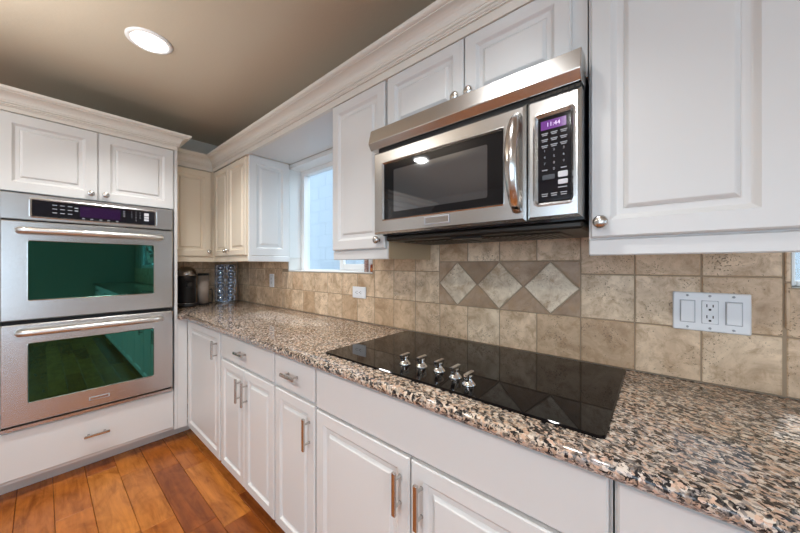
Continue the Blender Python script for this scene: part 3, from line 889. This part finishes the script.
# door with slightly bowed front
bm = BM()
rings(bm, FM, MX0 - 0.020, 1.403, SX - 0.002 - MX0 + 0.020, 0.339, [(0, 0), (0, 0.030), (0.008, 0.038)], cap=False)
plate_with_hole(bm, FM, MX0 - 0.012, SX - 0.010, 1.411, 1.734, 2.332, 2.845, 1.455, 1.694, 0.038, 0.008, 0.008, 0.007)
md = obj('door', bm, 'steel', mw)
bm = BM(); fbox(bm, FM, 2.339, 2.838, 1.462, 1.687, 0.012, 0.032); dgm = obj('door_glass', bm, 'mwglass', md)
bm = BM(); rings(bm, FM, 2.392, 1.488, 0.395, 0.168, [(0, 0.0321), (0, 0.0325)], r=0.006); obj('window_screen', bm, 'mwscreen', md)
bm = BM()
pts = []
for i in range(17):
    t = i / 16
    zz = 1.434 + (1.712 - 1.434) * t
    pts.append(FM(2.882, zz, 0.040 + 0.052 * math.sin(PI * t) ** 0.62))
# flat-oval bowed grip
loops = []
for i, p in enumerate(pts):
    a = pts[max(i - 1, 0)]; b = pts[min(i + 1, 16)]; tt = (b - a).normalized(); xx = Vector((1, 0, 0)); nn = xx.cross(tt).normalized()
    ww = 0.0185 * (0.75 + 0.25 * math.sin(PI * i / 16))
    loops.append([bm.verts.new(p + xx * ww * math.cos(2 * PI * k / 14) + nn * 0.010 * math.sin(2 * PI * k / 14)) for k in range(14)])
for A, B in zip(loops, loops[1:]):
    for k in range(14):
        f = bm.faces.new((A[k], A[(k + 1) % 14], B[(k + 1) % 14], B[k])); f.smooth = True
bm.faces.new(loops[0]); bm.faces.new(list(reversed(loops[-1])))
obj('handle', bm, 'steelv', md)
bm = BM(); rings(bm, FM, 2.548, 1.421, 0.105, 0.028, [(0, 0.0382), (0, 0.041), (0.003, 0.042), (0.0045, 0.039)], cap=False); npm = obj('name_plate', bm, 'plateedge', md)
bm = BM(); fbox(bm, FM, 2.551, 2.650, 1.4255, 1.447, 0.0383, 0.0392); obj('plate_face', bm, 'nickel', npm)
# control panel
bm = BM()
rings(bm, FM, SX + 0.002, 1.403, MX1 - SX - 0.002, 0.339, [(0, 0), (0, 0.030), (0.008, 0.038)], cap=False)
plate_with_hole(bm, FM, SX + 0.010, MX1 - 0.008, 1.411, 1.734, 2.926, 3.034, 1.438, 1.702, 0.038, 0.018, 0.013, 0.008)
mp_ = obj('control_panel', bm, 'steel', mw)
bm = BM(); fbox(bm, FM, 2.939, 3.021, 1.453, 1.687, 0.012, 0.031); obj('keypad_glass', bm, 'blackgloss', mp_)
FK = right(0, 0, -0.372 - 0.0312)
bm = BM(); fbox(bm, FK, 2.946, 3.010, 1.652, 1.677, 0, 0.0006); dsp = obj('display', bm, 'mwdisplay', mp_)
bm = BM(); text_bm(bm, '11:44', FK, 2.978, 1.6645, 0.001, 0.016); obj('clock_digits', bm, 'digit', dsp)
cols = (2.956, 2.980, 3.004)
for zz in (1.641, 1.624, 1.607):
    for cx in cols:
        mark(FK, cx - 0.0085, cx + 0.0085, zz - 0.0005, zz + 0.002, mp_)
        mark(FK, cx - 0.0065, cx + 0.0065, zz - 0.005, zz - 0.0025, mp_)
for r_, zz in enumerate((1.593, 1.575, 1.557)):
    for c_i, cx in enumerate(cols): digit(str(r_ * 3 + c_i + 1), FK, cx, zz, 0.0095, mp_)
digit('0', FK, cols[1], 1.540, 0.011, mp_)
for cx in (cols[0], cols[2]): mark(FK, cx - 0.007, cx + 0.007, 1.538, 1.541, mp_)
for cx in cols:
    mark(FK, cx - 0.008, cx + 0.008, 1.4715, 1.474, mp_); mark(FK, cx - 0.007, cx + 0.007, 1.466, 1.4685, mp_)
mark(FK, 2.990, 3.012, 1.4855, 1.4885, mp_)
for u0, u1, v0, v1, mm in ((2.990, 3.014, 1.514, 1.530, 'button'), (2.990, 3.014, 1.495, 1.508, 'button'), (2.950, 2.982, 1.512, 1.526, 'darkbutton')):
    bm = BM(); rings(bm, FK, u0, v0, u1 - u0, v1 - v0, [(0, 0), (0, 0.0006), (0.001, 0.0014)], r=0.003); obj('touch_button', bm, mm, mp_)
# vent visor across the top
bm = BM()
vp = [(-0.3535, 1.842), (-0.409, 1.842), (-0.424, 1.782), (-0.408, 1.757), (-0.3535, 1.757)]
A = [bm.verts.new((MX0 - 0.037, y, z)) for y, z in vp]; B = [bm.verts.new((MX1 + 0.001, y, z)) for y, z in vp]
for i in range(5): bm.faces.new((A[i], A[(i + 1) % 5], B[(i + 1) % 5], B[i]))
bm.faces.new(A); bm.faces.new(B)
bmesh.ops.bevel(bm, geom=list(bm.edges), offset=0.0015, segments=1, affect='EDGES')
vs_ = obj('vent_visor', bm, 'steel', mw)
bm = BM(); fbox(bm, FM, MX0 + 0.002, MX1 - 0.002, 1.7435, 1.7560, 0.002, 0.028); obj('vent_slot', bm, 'gap', mw)
bm = BM()
for i in range(9):
    u = SX + 0.008 + i * 0.0145
    fbox(bm, FM, u, u + 0.010, 1.7465, 1.7535, 0.0282, 0.0295)
obj('vent_grille', bm, 'underside', mw)
# underside with filters and lamp lens
bm = BM()
box(bm, (MX0 + 0.004, -0.36, 1.376), (MX1 - 0.004, -0.02, 1.398), 0.006)
un = obj('underside', bm, 'underside', mw, 'dark underside')
for u0 in (MX0 + 0.06, MX0 + 0.40):
    bm = BM(); box(bm, (u0, -0.30, 1.371), (u0 + 0.27, -0.12, 1.3755), 0.002)
    for i in range(12):
        box(bm, (u0 + 0.012 + i * 0.021, -0.29, 1.369), (u0 + 0.020 + i * 0.021, -0.13, 1.371))
    obj('grease_filter', bm, 'mesh', un)
bm = BM(); box(bm, (2.62, -0.355, 1.368), (2.74, -0.32, 1.3755), 0.003); obj('lamp_lens', bm, 'black', un)

# ------------------------------------------------------------------ outlets and switches
def plate(bm, F, u, v, w, h):
    rings(bm, F, u - w / 2, v - h / 2, w, h, [(0, 0.0122), (0, 0.0155), (0.003, 0.0185)], r=0.004)
def receptacle(F, u, v, parent, horizontal=False):
    """one duplex insert with its slots"""
    w, h = (0.067, 0.034) if horizontal else (0.034, 0.067)
    bm = BM(); rings(bm, F, u - w / 2, v - h / 2, w, h, [(0, 0.0186), (0, 0.0196), (0.0008, 0.0202)], r=0.003)
    o = obj('receptacle', bm, 'plate', parent)
    bm = BM()
    for s in (-1, 1):
        for a, b, ww, hh in ((-0.0066, 0.003, 0.0024, 0.0090), (0.0066, 0.003, 0.0024, 0.0078), (0, -0.0085, 0.0055, 0.0055)):
            if horizontal: a, b, ww, hh = b + s * 0.0165 * 1.0, a, hh, ww
            else: b += s * 0.0165
            fbox(bm, F, u + a - ww / 2, u + a + ww / 2, v + b - hh / 2, v + b + hh / 2, 0.0203, 0.0206)
    obj('slot', bm, 'slot', o)
def screws(F, pts, parent):
    for u, v in pts:
        bm = BM(); lathe(bm, F(u, v, 0.0186), F.n, [(0, 0), (0.0035, 0), (0.003, 0.0012), (0, 0.0014)], 10); obj('screw', bm, 'plateedge', parent)
FW = right(0, 0, 0)
t = thing('switch_plate', 'wide white wall plate with two rocker switches either side of an outlet', 'switch', (3.316, -0.015, 1.075))
bm = BM(); plate(bm, FW, 3.316, 1.133, 0.166, 0.117); obj('cover_plate', bm, 'plate', t)
for u in (3.267, 3.365):
    bm = BM(); rings(bm, FW, u - 0.0175, 1.133 - 0.0345, 0.035, 0.069, [(0, 0.0186), (0, 0.0192), (0.0006, 0.0192)]); fr = obj('switch_frame', bm, 'plateedge', t)
    bm = BM(); rings(bm, FW, u - 0.0155, 1.133 - 0.0325, 0.031, 0.065, [(0, 0.0193), (0, 0.0215), (0.0015, 0.023)]); obj('rocker', bm, 'plate', t)
bm = BM(); rings(bm, FW, 3.316 - 0.0182, 1.133 - 0.0348, 0.0364, 0.0696, [(0, 0.0185), (0, 0.01865)]); obj('insert_frame', bm, 'plateedge', t)
receptacle(FW, 3.316, 1.133, t)
screws(FW, [(u, v) for u in (3.267, 3.316, 3.365) for v in (1.1815, 1.0845)], t)
t = thing('wall_outlet', 'white horizontal wall outlet below the window left of the cooktop', 'outlet', (1.756, -0.015, 1.066), 'wall outlets')
bm = BM(); plate(bm, FW, 1.756, 1.102, 0.122, 0.072); obj('cover_plate', bm, 'plate', t); receptacle(FW, 1.756, 1.102, t, True)
t = thing('wall_outlet', 'small white upright wall outlet near the dark back corner', 'outlet', (0.63, -0.015, 1.085), 'wall outlets')
bm = BM(); plate(bm, FW, 0.63, 1.140, 0.075, 0.115); obj('cover_plate', bm, 'plate', t); receptacle(FW, 0.63, 1.140, t)

# ------------------------------------------------------------------ coffee corner
cm = thing('coffee_machine', 'black capsule coffee machine with a silver domed top in the back corner', 'coffee machine', (0.03, -0.46, 0.9155))
cx, cy = 0.06, -0.495
bm = BM(); lathe(bm, (cx, cy, 0.9155), (0, 0, 1), [(0, 0), (0.088, 0), (0.090, 0.006), (0.090, 0.024), (0.084, 0.030), (0, 0.030)], 28); obj('base', bm, 'black', cm)
bm = BM(); lathe(bm, (cx, cy, 0.9458), (0, 0, 1), [(0, 0), (0.066, 0), (0.068, 0.01), (0.068, 0.205), (0.073, 0.215), (0.073, 0.235), (0, 0.235)], 28); obj('body', bm, 'black', cm)
bm = BM(); lathe(bm, (cx, cy, 1.181), (0, 0, 1), [(0, 0), (0.074, 0), (0.074, 0.014), (0.069, 0.040), (0.053, 0.064), (0.03, 0.076), (0, 0.080)], 28); obj('lid', bm, 'nickel', cm, 'silver domed lid')
bm = BM(); lathe(bm, (cx, cy, 0.946), (0, 0, 1), [(0.0885, -0.0), (0.090, 0.002), (0.076, 0.004), (0.0745, 0.0)], 28); obj('drip_ring', bm, 'chrome', cm)
bm = BM(); box(bm, (cx + 0.064, cy - 0.022, 1.085), (cx + 0.094, cy + 0.022, 1.125), 0.006, 2); obj('spout', bm, 'black', cm)
bm = BM(); lathe(bm, (cx - 0.02, cy + 0.135, 0.93), (0, 0, 1), [(0, 0), (0.044, 0), (0.044, 0.250), (0, 0.250)], 24); wt = obj('water_tank', bm, 'tank', cm, 'smoky clear water tank')
bm = BM(); lathe(bm, (cx - 0.02, cy + 0.135, 1.1802), (0, 0, 1), [(0, 0), (0.046, 0), (0.046, 0.016), (0.04, 0.020), (0, 0.020)], 24); obj('tank_lid', bm, 'black', wt)
bm = BM(); lathe(bm, (cx - 0.02, cy + 0.135, 0.9155), (0, 0, 1), [(0, 0), (0.048, 0), (0.048, 0.014), (0, 0.014)], 24); box(bm, (cx - 0.06, cy + 0.06, 0.917), (cx, cy + 0.1, 0.929)); obj('tank_base', bm, 'black', cm)
bm = BM()
ctl = [(-0.03, -0.285, 1.04), (-0.01, -0.276, 1.05), (-0.02, -0.268, 1.01), (-0.035, -0.263, 0.955), (-0.045, -0.262, 0.922), (-0.06, -0.266, 0.9195), (-0.08, -0.295, 0.9195)]
pts = []
for i in range(len(ctl) - 1):
    p0, p1, p2, p3 = [Vector(ctl[max(0, min(len(ctl) - 1, i + k))]) for k in (-1, 0, 1, 2)]
    for s in range(6):
        q = s / 6
        pts.append(0.5 * ((2 * p1) + (p2 - p0) * q + (2 * p0 - 5 * p1 + 4 * p2 - p3) * q * q + (3 * p1 - p0 - 3 * p2 + p3) * q ** 3))
tube(bm, pts, 0.0036, 8)
tag(obj('power_cord', bm, 'black'), 'thin black power cord looping down beside the coffee machine', 'cord')

# capsule rack: a turning wire tower, two rows of capsules in view
RX, RY = 0.02, -0.165
rk = thing('capsule_rack', 'chrome wire tower holding two columns of coffee capsules', 'rack', (RX, RY, 0.9155))
ang = math.radians(-22)
ux = Vector((-math.sin(-ang), math.cos(ang), 0)); ux = Vector((0.35, 0.937, 0)).normalized(); nx = Vector((ux.y, -ux.x, 0))
def R(a, z, n=0): return Vector((RX, RY, 0)) + ux * a + nx * n + Vector((0, 0, z))
bm = BM(); lathe(bm, (RX, RY, 0.9155), (0, 0, 1), [(0, 0), (0.082, 0), (0.082, 0.006), (0.02, 0.010), (0, 0.010)], 28); obj('base', bm, 'wire', rk)
bm = BM()
for a in (-0.086, 0.0, 0.086):
    for n_ in (0.030, -0.030): tube(bm, [R(a, 0.9262, n_ * (1 if a else 1)), R(a, 1.278, n_)], 0.0026, 8)
for a0, a1 in ((-0.086, 0.086),):
    for n_ in (0.030, -0.030):
        for z in (0.928, 1.277): tube(bm, [R(a0, z, n_), R(a1, z, n_)], 0.0026, 8)
obj('wire_frame', bm, 'wire', rk)
capz = [1.249 - i * 0.0575 for i in range(6)]
names = ['top', 'second', 'third', 'fourth', 'fifth', 'lowest']
bm = BM()
for z in capz:
    for a in (-0.043, 0.043):
        ring = [R(a + 0.036 * math.cos(2 * PI * k / 20), z + 0.0282 * math.sin(2 * PI * k / 20), 0.030) for k in range(20)]
        tube(bm, ring, 0.0022, 6, closed=True)
obj('capsule_ring', bm, 'wire', rk)
bm0 = None
for ci, (a, side) in enumerate(((-0.043, 'left'), (0.043, 'right'))):
    for i, z in enumerate(capz):
        c = R(a, z, 0.0)
        if bm0 is None:
            bm = BM()
            lathe(bm, c, nx, [(0, -0.004), (0.012, -0.004), (0.021, 0.006), (0.0245, 0.022), (0.0280, 0.0235), (0.0280, 0.026), (0.0250, 0.028), (0.022, 0.038), (0.013, 0.046), (0, 0.049)], 20)
            bm0 = obj('coffee_capsule', bm, 'capsule'); o = bm0; base_loc = bm0.location.copy(); c0 = c.copy()
        else:
            o = bm0.copy(); COL.objects.link(o); o.location = base_loc + (c - c0)
        tag(o, f'{names[i]} blue foil coffee capsule in the {side} column of the wire rack', 'coffee capsule', 'coffee capsules in the rack')

# ------------------------------------------------------------------ small things on the sill
ZS = W1[2] + 0.0098
bm = BM(); box(bm, (1.772, 0.012, ZS), (1.797, 0.040, ZS + 0.085), 0.002)
tag(obj('spice_packet', bm, 'boxbrown'), 'small brown patterned packet standing on the window sill', 'packet')
bm = BM(); lathe(bm, (1.812, 0.026, ZS), (0, 0, 1), [(0, 0), (0.009, 0), (0.009, 0.082), (0.007, 0.086), (0, 0.087)], 16)
tag(obj('white_tube', bm, 'plate'), 'thin white tube between packet and bottle on the sill', 'tube')
bt = thing('sauce_bottle', 'small red-brown bottle with a white cap on the window sill', 'bottle', (1.838, 0.022, ZS))
bm = BM(); lathe(bm, (1.838, 0.022, ZS), (0, 0, 1), [(0, 0), (0.0125, 0), (0.0135, 0.003), (0.0135, 0.040), (0.008, 0.048), (0, 0.048)], 18); obj('bottle_body', bm, 'amber', bt)
bm = BM(); lathe(bm, (1.838, 0.022, ZS + 0.006), (0, 0, 1), [(0.0136, 0), (0.0139, 0.001), (0.0139, 0.018), (0.0136, 0.019)], 18); obj('bottle_label', bm, 'orange', bt, 'orange label')
bm = BM(); lathe(bm, (1.838, 0.022, ZS + 0.0482), (0, 0, 1), [(0, 0), (0.011, 0), (0.011, 0.026), (0.009, 0.029), (0, 0.029)], 18); obj('cap', bm, 'plate', bt, 'white cap')

# ------------------------------------------------------------------ ceiling lights
def downlight(x, y, label, power, spread=105):
    t = thing('recessed_light', label, 'ceiling light', (x, y, ZC - 0.012), 'recessed ceiling lights')
    bm = BM(); lathe(bm, (x, y, ZC - 0.0005), (0, 0, -1), [(0.0, 0), (0.098, 0), (0.098, 0.003), (0.090, 0.008), (0.080, 0.009), (0.076, 0.004), (0.0, 0.004)], 36); obj('trim_ring', bm, 'trimwhite', t)
    bm = BM(); lathe(bm, (x, y, ZC - 0.0047), (0, 0, -1), [(0, 0), (0.074, 0), (0.074, 0.003), (0.06, 0.008), (0, 0.010)], 32); obj('lamp_lens', bm, 'lens', t)
    l = lamp('downlight_beam', 'AREA', (x, y, ZC - 0.022), (0, 0, 0), power, (0.98, 0.98, 0.97), shape='DISK', size=0.14, spread=math.radians(spread))
    l.parent = t; l.location = (0, 0, -0.012)
downlight(1.18, -0.95, 'round recessed ceiling light glowing above the oven end of the kitchen', 8, 112)
downlight(2.68, -0.90, 'round recessed ceiling light over the cooktop, above the frame', 5)
downlight(1.22, -2.17, 'round recessed ceiling light mirrored in the microwave door', 11, 160)
downlight(2.75, -2.20, 'round recessed ceiling light in mid-room behind the camera', 15, 160)
downlight(4.6, -1.6, 'round recessed ceiling light nearest the rear glass door', 9)

# ------------------------------------------------------------------ tall cabinet further along the oven wall (mirrored in the microwave)
pc = thing('pantry_cabinet', 'tall white pantry cabinet along the oven wall, seen only in reflections', 'cabinet', (0.2, -2.85, 0))
bm = BM(); box(bm, (XB + 0.002, -3.35, 0.09), (0.55, -2.35, 2.125)); obj('body', bm, 'white', pc)
bm = BM(); box(bm, (XB + 0.1, -3.35, 0.0005), (0.49, -2.35, 0.0895)); obj('toe_kick', bm, 'kick', pc)
FP = back(0, 0, 0.5505)
for a, b, k in ((-3.345, -2.853, -2.89), (-2.847, -2.355, -2.81)):
    d = obj('door', door_bm(FP, a, b, 0.1, 2.1), 'white', pc); pull(FP, k, 1.1, 0.13, True, d)
bm = BM(); sweep(bm, [(XB + 0.01, -3.35), (0.5715, -3.35), (0.5715, -2.35), (XB + 0.01, -2.35)], CPo2, side=1); obj('crown_molding', bm, 'crown', pc)
